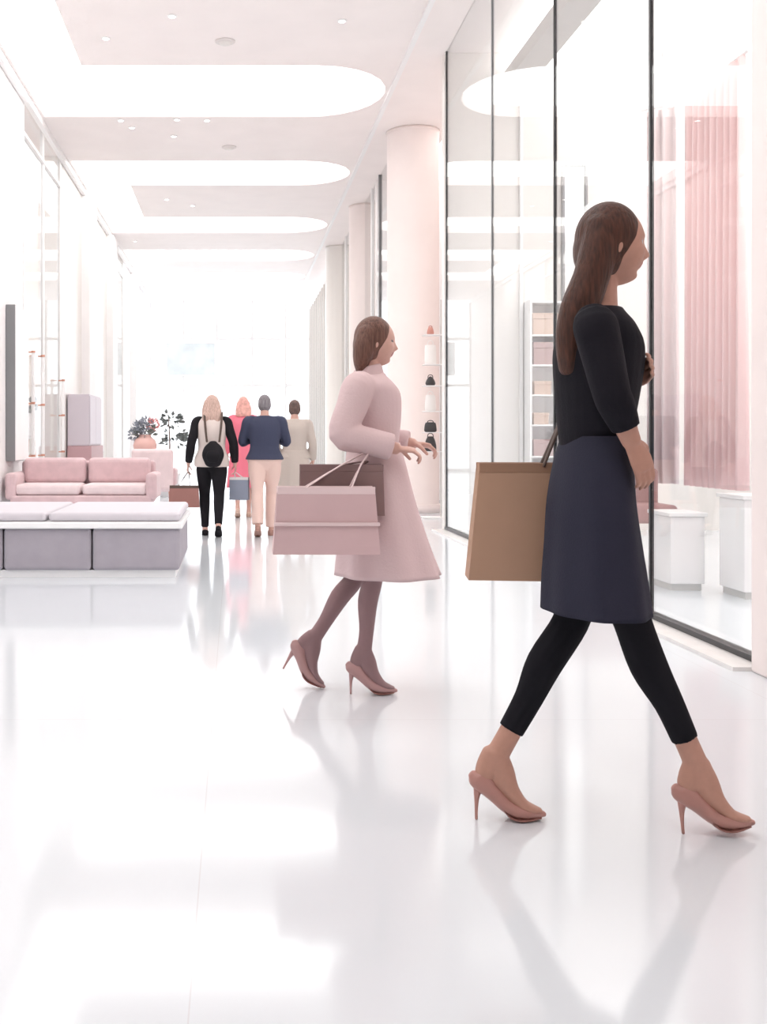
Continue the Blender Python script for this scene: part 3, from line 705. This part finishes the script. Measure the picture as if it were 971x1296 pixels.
# a round dark rucksack on A's back
bk = thing('backpack', 'small round black backpack on the back of the cream waistcoat', 'bag', la+V((.02, -.215, .96)))
bm = bmesh.new(); tube(bm, [(0, 0, -.12, .09, .06), (0, -.01, -.02, .125, .075), (0, 0, .07, .10, .06), (0, .01, .12, .05, .035)], side=(1, 0, 0), segs=24, n=4)
obj('bag_body', bm, BLK, bk, smooth=True)
bm = bmesh.new(); tube(bm, [(0, -.07, -.09, .06, .02), (0, -.085, -.03, .08, .024), (0, -.07, .02, .06, .018)], side=(1, 0, 0), segs=18, n=3)
obj('front_pocket', bm, BLK, bk, smooth=True)
for sx in (-1, 1):
    bm = bmesh.new(); tube(bm, [(sx*.07, .02, .13, .012, .004), (sx*.09, .07, .30, .013, .004), (sx*.10, .13, .44, .013, .004), (sx*.10, .215, .475, .013, .004)], side=(1, 0, 0), segs=8, n=4)
    obj('strap', bm, STRAP, bk, smooth=True)

# ================================================================== LEFT SIDE
# low grey bench
LILAC = mat('lilac_grey_upholstery', (164, 158, 166), .8, var=.02, scale=8, bump=.1)
b = thing('bench', 'long low grey upholstered bench with white top edge at the left', 'bench', (-1.52, 9.75, 0))
bm = bmesh.new()
for x in (-.72, 0, .72): box(bm, x-.355, x+.355, -.78, .78, .06, .40, .03)
obj('seat_base', bm, LILAC, b)
obj('top_edge', boxm(-1.10, 1.10, -.82, .82, .40, .455, .012), M_WMET, b)
bm = bmesh.new()
for x in (-.545, .545): box(bm, x-.535, x+.535, -.78, .78, .456, .53, .03)
obj('seat_cushion', bm, mat('pale_lilac_cushion', (205, 200, 206), .8, bump=.1, scale=20), b)
obj('plinth', boxm(-1.04, 1.04, -.74, .74, 0, .06), M_WMET, b)
# pink sofa behind it
ROSE = mat('dusty_rose_velvet', (208, 180, 183), .75, var=.03, scale=10, sheen=.3)
ROSE2 = mat('pale_rose_velvet', (224, 205, 206), .75, var=.02, scale=10, sheen=.3)
s = thing('sofa', 'long dusty rose sofa on thin copper legs behind the grey bench', 'sofa', (-1.92, 14.2, 0))
obj('seat_frame', boxm(-.88, .88, -.42, .42, .30, .42, .03), ROSE, s)
for x in (-.42, .42): obj('seat_cushion', boxm(x-.405, x+.405, -.40, .28, .42, .56, .05), ROSE2, s)
for x in (-.42, .42): obj('back_cushion', boxm(x-.405, x+.405, .16, .36, .55, .88, .06), ROSE, s)
obj('backrest', boxm(-.88, .88, .34, .46, .40, .84, .04), ROSE, s)
for x in (-1, 1): obj('armrest', boxm(x*.88-.07, x*.88+.07, -.42, .46, .36, .70, .05), ROSE, s)
for x in (-.8, .8):
    for y in (-.34, .36):
        bm = bmesh.new(); tube(bm, [(x, y, .31, .016, .016), (x*1.03, y, 0.004, .010, .010)], segs=12, n=2, dome=False); obj('leg', bm, M_COPPER, s)
# rose chair beyond the sofa's right end
c = thing('armchair', 'small rose armchair with a tall copper post beyond the right end of the sofa', 'chair', (-1.18, 16.2, 0), math.radians(90))
obj('seat', boxm(-.30, .30, -.28, .28, .36, .52, .05), ROSE2, c)
obj('backrest', boxm(-.38, -.27, -.30, .30, .38, .98, .05), ROSE2, c)
for y in (-1, 1): obj('armrest', boxm(-.30, .26, y*.29-.045, y*.29+.045, .44, .70, .04), ROSE, c)
for x in (-.26, .26):
    for y in (-.24, .24):
        bm = bmesh.new(); tube(bm, [(x, y, .37, .014, .014), (x*1.1, y*1.1, .004, .009, .009)], segs=10, n=2, dome=False); obj('leg', bm, M_COPPER, c)
def leaf_ball(bm, c, r, n, size, seed, flat=.7):
    rn = random.Random(seed)
    for i in range(n):
        d = V((rn.gauss(0, 1), rn.gauss(0, 1), rn.gauss(0, 1)*flat)).normalized(); p = V(c)+d*r*(.55+.45*rn.random())
        up = (d+V((rn.uniform(-.5, .5), rn.uniform(-.5, .5), rn.uniform(-.2, .6)))).normalized(); sd = up.cross(V((rn.random(), rn.random(), rn.random()))).normalized()
        L = size*rn.uniform(.7, 1.3); nn = up.cross(sd)
        a = [bm.verts.new(p+q) for q in (V((0,0,0)), sd*L*.28+up*L*.4+nn*.006, up*L, -sd*L*.28+up*L*.4+nn*.006)]
        a2 = [bm.verts.new(v.co - nn*.004) for v in a]
        bm.faces.new(a); bm.faces.new(a2[::-1])
        for k_ in range(4): bm.faces.new((a[k_], a2[k_], a2[(k_+1) % 4], a[(k_+1) % 4]))
# side table with hydrangeas in a rose vase
t = thing('side_table', 'tall narrow white table carrying the rose vase', 'table', (-1.40, 17.3, 0))
obj('tabletop', lathe(bmesh.new(), [(.20, .80), (.22, .81), (.22, .835), (.20, .84)]), M_WMET, t)
obj('stem', lathe(bmesh.new(), [(.03, .02), (.022, .1), (.022, .80)]), M_COPPER, t)
obj('base', lathe(bmesh.new(), [(.17, 0), (.17, .015), (.03, .03)]), M_COPPER, t)
v = thing('vase', 'round rose vase of blue grey and pink hydrangeas above the sofa', 'vase', (-1.40, 17.3, .841))
obj('vase_body', lathe(bmesh.new(), [(.08, 0), (.16, .08), (.19, .18), (.16, .27), (.09, .32), (.10, .35), (.085, .35), (.075, .31)]), mat('rose_ceramic', (224, 182, 174), .35), v, smooth=True)
bm = bmesh.new()
for i, (x, y, z) in enumerate(((-.12, 0, .44), (.02, .05, .52), (-.05, -.08, .48), (-.16, .05, .36))): leaf_ball(bm, (x, y, z), .10, 90, .05, i, 1)
obj('flowers', bm, mat('blue_grey_petal', (150, 156, 166), .7, var=.15, scale=20), v)
bm = bmesh.new(); leaf_ball(bm, (.13, 0, .50), .09, 90, .05, 11, 1); obj('flowers', bm, mat('pink_petal', (224, 160, 158), .7, var=.1, scale=20), v)
bm = bmesh.new(); leaf_ball(bm, (0, 0, .38), .13, 40, .10, 21, .5)
for i in range(7):
    a = i*.9; tube(bm, [(0, 0, .25, .005, .005), (.1*math.cos(a), .08*math.sin(a), .42, .004, .004)], segs=6, n=1)
obj('leaves', bm, mat('grey_green_leaf', (120, 128, 122), .6, var=.1, scale=20), v)
# tiered plant beyond
p = thing('potted_plant', 'potted plant with two dark leafy tiers left of the walking group', 'plant', (-1.28, 21.5, 0))
obj('pot', lathe(bmesh.new(), [(.17, 0), (.22, .42), (.235, .45), (.205, .45), (.20, .40)]), M_WHITE, p, smooth=True)
bm = bmesh.new(); tube(bm, [(0, 0, .4, .022, .022), (.02, 0, 1.0, .016, .016), (-.01, 0, 1.6, .010, .010)], segs=10); obj('stem', bm, mat('bark', (130, 108, 98), .8), p, smooth=True)
GRN = mat('dark_leaf', (116, 122, 120), .6, var=.2, scale=20)
bm = bmesh.new(); leaf_ball(bm, (.10, 0, 1.12), .24, 90, .11, 31, .3); leaf_ball(bm, (.06, 0, 1.50), .19, 70, .10, 32, .35)
obj('foliage', bm, GRN, p)
# poster light boxes
def lightbox(lab, y0, y1):
    t = thing('poster_box', lab, 'poster box', (XL+.001, (y0+y1)/2, .84), group=None); L = (y1-y0)/2
    obj('frame', boxm(0, .12, -L, L, 0, 2.0, .008), M_GREYM, t)
    obj('poster_face', boxm(.121, .126, -L+.01, L-.01, .01, 1.99), mat('poster_white', (244, 243, 243), .5, var=.02, scale=1), t)
lightbox('tall grey framed poster box on the left wall nearest the photo edge', 14.1, 15.0)
lightbox('second tall grey framed poster box farther down the left wall', 22.45, 23.6)
# copper pull handles on the glass doors
for y, z0, z1, lab in ((15.62, .87, 2.36, 'long white and copper pull handle on the nearest left glass door'), (16.42, .87, 2.36, 'second long white and copper pull handle, right of the nearest one'),
                 (18.35, .9, 2.1, 'white and copper pull handle on the glass by the lilac cabinet')):
    t = thing('pull_handle', lab, 'handle', (XL+.075, y, z0), group='pull handles on the left shop front')
    h = z1-z0
    bm = bmesh.new(); tube(bm, [(0, 0, 0, .026, .026), (0, 0, h, .026, .026)], segs=14, n=1, dome=False); obj('bar', bm, M_WMET, t)
    for zz in (.0, h*.5, h-.02):
        bm = bmesh.new(); lathe(bm, [(.030, zz), (.030, zz+.03)], segs=16); box(bm, -.075, 0, -.012, .012, zz, zz+.02); obj('bracket', bm, M_COPPER, t)
# display table with copper legs and vases behind the left glass
t = thing('display_table', 'white topped display table on copper trestle legs behind the left glass', 'table', (-3.52, 20.0, 0))
t.location = (-3.75, 20.4, 0)
obj('tabletop', boxm(-.42, .42, -1.5, 1.5, 1.12, 1.16, .006), M_WMET, t)
for y in (-1.35, -.5, .5, 1.35):
    for x in (-1, 1):
        bm = bmesh.new(); tube(bm, [(x*.30, y, 1.12, .018, .018), (x*.38, y+.05, .0, .014, .014)], segs=10, n=1, dome=False); obj('leg', bm, M_COPPER, t)
for i, (x, y, hh, lab) in enumerate(((-3.62, 19.5, .42, 'white bottle vase with dark stopper, nearest on the display table'), (-3.70, 20.3, .62, 'tallest white bottle vase with dark stopper on the display table'), (-3.78, 21.1, .50, 'white bottle vase with dark stopper at the far end of the display table'))):
    v = thing('bottle_vase', lab, 'vase', (x, y, 1.161), group='bottle vases on the display table')
    obj('vase_body', lathe(bmesh.new(), [(.07, 0), (.11, .05), (.11, hh*.5), (.05, hh*.75), (.035, hh*.8), (.035, hh)]), mat('white_ceramic', (228, 226, 230), .3), v, smooth=True)
    obj('stopper', lathe(bmesh.new(), [(.034, hh), (.07, hh+.03), (.08, hh+.08), (.03, hh+.13)]), BLK, v, smooth=True)
# lilac cabinet against the wall
t = thing('cabinet', 'lilac display cabinet with mauve base against the left wall', 'cabinet', (-2.90, 19.9, 0))
LIL = mat('lilac_lacquer', (206, 198, 206), .45); MAU = mat('mauve_lacquer', (188, 152, 156), .5)
obj('base', boxm(0, .42, -.75, .95, 0, 1.0, .01), MAU, t)
obj('body', boxm(0, .38, -.72, .92, 1.001, 1.9, .01), LIL, t)
for k_ in range(2): obj('door', boxm(.381, .395, -.70+.81*k_, .09+.81*k_, 1.03, 1.87, .004), LIL, t)
# small framed notice on the far left wall

# ================================================================== RIGHT SHOP
CURT = mat('pink_curtain', (248, 213, 212), .8, sheen=.3)
CURT2 = mat('pale_pink_sheer', (242, 228, 228), .8)
def curtain(name, lab, p0, p1, z0, z1, m, n, amp=.06):
    t = thing(name, lab, 'curtain', (p0[0], p0[1], 0)); d = V((p1[0]-p0[0], p1[1]-p0[1], 0)); L = d.length; d.normalize(); nr = V((-d.y, d.x, 0))
    bm = bmesh.new(); N = n*10; rows = []
    for side in (0, 1):
        for zi, z in enumerate((z0, z0+(z1-z0)*.5, z1-.02)):
            rows.append([bm.verts.new(d*(L*i/N)+nr*(amp*(1.15-.15*zi)*math.sin(i*2*PI/10+.5*math.sin(i*.37))+side*.006)+V((0, 0, z))) for i in range(N+1)])
    for a, b in ((0, 1), (1, 2), (3, 4), (4, 5), (2, 5), (0, 3)):
        for i in range(N): bm.faces.new((rows[a][i], rows[a][i+1], rows[b][i+1], rows[b][i]))
    for i in (0, N):
        for a in (0, 1): bm.faces.new((rows[a][i], rows[a+1][i], rows[a+4][i], rows[a+3][i]))
    obj('drape', bm, m, t, smooth=True)
    bm = bmesh.new(); a = V((0, 0, z1)); e = d*L+V((0, 0, z1)); tube(bm, [(*(a-d*.05), .014, .014), (*(e+d*.05), .014, .014)], side=(0, 0, 1), segs=10, n=1, dome=False)
    obj('rail', bm, M_WMET, t)
    bm = bmesh.new()
    for q in (.06, .5, .94): c_ = d*L*q; tube(bm, [(c_.x, c_.y, z1, .008, .008), (c_.x, c_.y, ZC-.26, .008, .008)], side=(1, 0, 0), segs=8, n=1, dome=False)
    obj('hanger_rods', bm, M_WMET, t)
    return t
curtain('curtain', 'pleated pink curtain behind the right shop window', (4.0, 8.65), (4.0, 9.75), .72, 4.15, CURT, 9)
curtain('curtain', 'pale sheer curtain left of the pink one in the right shop', (4.0, 9.95), (3.78, 10.15), .72, 4.15, CURT2, 3, .03)
def plinth(lab, x, y, wx, h):
    t = thing('display_plinth', lab, 'plinth', (x, y, 0), group='white display plinths')
    obj('body', boxm(-wx/2, wx/2, -.2, .2, .05, h, .008), M_WHITE, t); obj('top_slab', boxm(-wx/2-.015, wx/2+.015, -.215, .215, h+.001, h+.03, .004), M_WMET, t); obj('kick_base', boxm(-wx/2+.02, wx/2-.02, -.18, .18, 0, .049), M_GREYP, t)
plinth('white display plinth below the pink curtain', 3.72, 7.95, .30, .70)
plinth('shorter white display plinth left of the other plinth in the right shop', 3.36, 8.4, .26, .55)
t = thing('bench', 'mauve brown bench inside the right shop behind the black post', 'bench', (3.38, 9.7, 0))
MB = mat('mauve_brown_leather', (170, 134, 134), .5)
obj('seat', boxm(-.42, .42, -.25, .25, .40, .56, .04), MB, t); obj('backrest', boxm(-.42, .42, .20, .30, .50, .86, .03), MB, t)
for x in (-.36, .36):
    for y in (-.2, .22): obj('leg', boxm(x-.015, x+.015, y-.015, y+.015, 0, .41), M_BLACK, t)
# shelf unit with boxes and bags on the back wall, seen between panel and post
x0, x1, y1 = 3.56, 3.98, SY1-.001
t = thing('shelf_unit', 'white open shelf unit on the back wall of the right shop', 'shelf', ((x0+x1)/2, y1, .5)); wh = (x1-x0)/2
ZS = [.02, .42, .80, 1.16, 1.52, 1.88]
obj('back_panel', boxm(-wh, wh, -.03, -.001, 0, 2.3), M_WHITE, t)
for x in (-1, 1): obj('side_panel', boxm(x*wh-.012, x*wh+.012, -.32, -.031, 0, 2.3), M_WMET, t)
for z in ZS+[2.28]: obj('shelf', boxm(-wh+.013, wh-.013, -.32, -.031, z-.02, z), M_WMET, t)
TAN2 = mat('pale_tan_box', (206, 182, 168), .6); GREY2 = mat('grey_box', (188, 184, 188), .6); MBX = mat('mauve_box', (176, 148, 146), .6)
def lidbox(lab, x, y, z, w_, d_, h, m):
    t = thing('storage_box', lab, 'box', (x, y, z), group='lidded boxes on the shelf unit')
    obj('box_body', boxm(-w_/2, w_/2, -d_/2, d_/2, 0, h*.72, .004), m, t); obj('lid', boxm(-w_/2-.004, w_/2+.004, -d_/2-.004, d_/2+.004, h*.72+.001, h, .004), m, t)
cxs = (x0+x1)/2
lidbox('wide pale tan box on the second highest shelf of the white unit', cxs-.02, y1-.18, .5+ZS[5]+.001, .32, .22, .26, TAN2)
lidbox('mauve tan box one shelf below the highest box', cxs+.0, y1-.18, .5+ZS[4]+.001, .34, .22, .27, MBX)
lidbox('pale tan box on the middle shelf of the white unit', cxs-.06, y1-.18, .5+ZS[3]+.001, .20, .22, .16, TAN2)
lidbox('small pale tan box two shelves above the grey box', cxs-.08, y1-.18, .5+ZS[2]+.001, .18, .22, .14, TAN2)
lidbox('mauve box on the second lowest shelf of the white unit', cxs-.05, y1-.18, .5+ZS[1]+.001, .24, .22, .20, MBX)
lidbox('grey box on the lowest shelf of the white unit', cxs, y1-.18, .5+ZS[0]+.001, .34, .22, .28, GREY2)
# tall grey framed mirror and doors on the back wall
t = thing('standing_mirror', 'tall grey framed mirror on the shop back wall behind the head', 'mirror', (4.165, SY1-.001, .3))
for a in (-.15, .13): obj('frame', boxm(a, a+.03, -.06, -.001, 0, 4.2), M_GREYM, t)
obj('frame', boxm(-.119, .129, -.06, -.001, 4.17, 4.2), M_GREYM, t)
obj('mirror_glass', boxm(-.119, .129, -.03, -.001, .0, 4.169), mat('mirror', (214, 216, 216), .08, metal=1), t)
# slim rack with bags seen beside the black corner post
rk = thing('display_rack', 'slim tall rack of bags left of the black corner post', 'rack', (2.82, 15.9, 0)); rk.location = (2.80, 15.7, 0)
ZR = [.95, 1.22, 1.52, 1.88, 2.18, 2.6]
bm = bmesh.new(); lathe(bm, [(.012, 0), (.012, 3.1)], (.13, 0, 0), 12); obj('pole', bm, M_GREYP, rk)
obj('base', boxm(-.14, .16, -.14, .14, 0, .02, .004), M_WMET, rk)
for z in ZR: obj('shelf', boxm(-.12, .13, -.12, .12, z-.012, z, .003), M_WMET, rk)
def minibag(lab, z, w_, h, m, round_=.3):
    t = thing('handbag', lab, 'bag', (2.78, 15.7, z+.001), group='bags on the slim rack')
    bm = bmesh.new(); tube(bm, [(0, 0, .02, w_/2, .05), (0, 0, h*.4, w_/2*.98, .05), (0, 0, h*.8, w_/2*(1-round_*.5), .04), (0, 0, h, w_/2*(1-round_), .02)], side=(1, 0, 0), segs=18, n=3); obj('bag_body', bm, m, t, smooth=True)
    bm = bmesh.new(); tube(bm, [(-w_*.25, 0, h*.9, .006, .006), (-w_*.2, 0, h*1.18, .006, .006), (0, 0, h*1.27, .006, .006), (w_*.2, 0, h*1.18, .006, .006), (w_*.25, 0, h*.9, .006, .006)], side=(0, 1, 0), segs=8, n=4); obj('handle', bm, m, t, smooth=True)
WB = mat('white_leather', (240, 238, 236), .45); BB = mat('black_leather', (62, 60, 62), .45); RB = mat('rust_leather', (196, 136, 124), .5)
minibag('dome shaped black bag on the lowest shelf of the slim rack', ZR[0]+.0, .17, .20, BB, .5)
minibag('small black bag above the dome shaped one on the slim rack', ZR[1], .18, .13, BB, .2)
minibag('white bag above the two black bags on the slim rack', ZR[2], .16, .22, WB, .2)
minibag('small black bag between the two white bags on the slim rack', ZR[3], .14, .12, BB, .7)
minibag('upper white bag on the slim rack, below the rust one', ZR[4], .17, .27, WB, .1)
minibag('small rust bag at the top of the slim rack', ZR[5], .10, .10, RB, .4)

# ================================================================== CEILING FITTINGS
def downlight(px, py, lab, grp='small ceiling downlights'):
    Y = F*(ZC-HC)/(VY-py); x = at(px, 0, Y).x
    t = thing('downlight', lab, 'downlight', (x, Y, ZC-.001), group=grp)
    bm = bmesh.new(); lathe(bm, [(.05, -.012), (.055, -.004), (.055, 0)], segs=24); obj('trim_ring', bm, M_WMET, t)
    bm = bmesh.new(); lathe(bm, [(.036, -.0135), (.036, -.0125)], segs=20); obj('lamp_face', bm, M_SPOT, t)
for px, py, lab in ((134, 48, 'left ceiling downlight in the front panel'), (218, 20, 'second ceiling downlight in the front panel'), (433, 26, 'ceiling downlight at the right of the front panel'),
                    (153, 152, 'leftmost of the downlights along the edge of the second ceiling panel'), (224, 151, 'middle downlight along the edge of the second ceiling panel'), (262, 152, 'rightmost downlight along the edge of the second ceiling panel'),
                    (167, 161, 'ceiling downlight just behind the leftmost edge one'), (220, 172, 'ceiling downlight in the middle of the second panel'), (211, 252, 'left downlight in the short third ceiling panel'), (244, 260, 'right downlight in the short third ceiling panel'), (171, 305, 'ceiling downlight in the fourth panel')):
    downlight(px, py, lab)
def detector(px, py, lab):
    Y = F*(ZC-HC)/(VY-py); x = at(px, 0, Y).x
    t = thing('smoke_detector', lab, 'smoke detector', (x, Y, ZC-.001), group='ceiling smoke detectors')
    obj('base_ring', lathe(bmesh.new(), [(.10, -.02), (.12, -.012), (.12, 0)], segs=24), mat('detector_plastic', (222, 216, 214), .5), t); obj('sensor_cap', lathe(bmesh.new(), [(.03, -.05), (.06, -.042), (.08, -.021)], segs=20), M_PANEL, t)
detector(285, 52, 'pale grey smoke detector on the front ceiling panel'); detector(290, 186, 'pale grey smoke detector on the second ceiling panel')
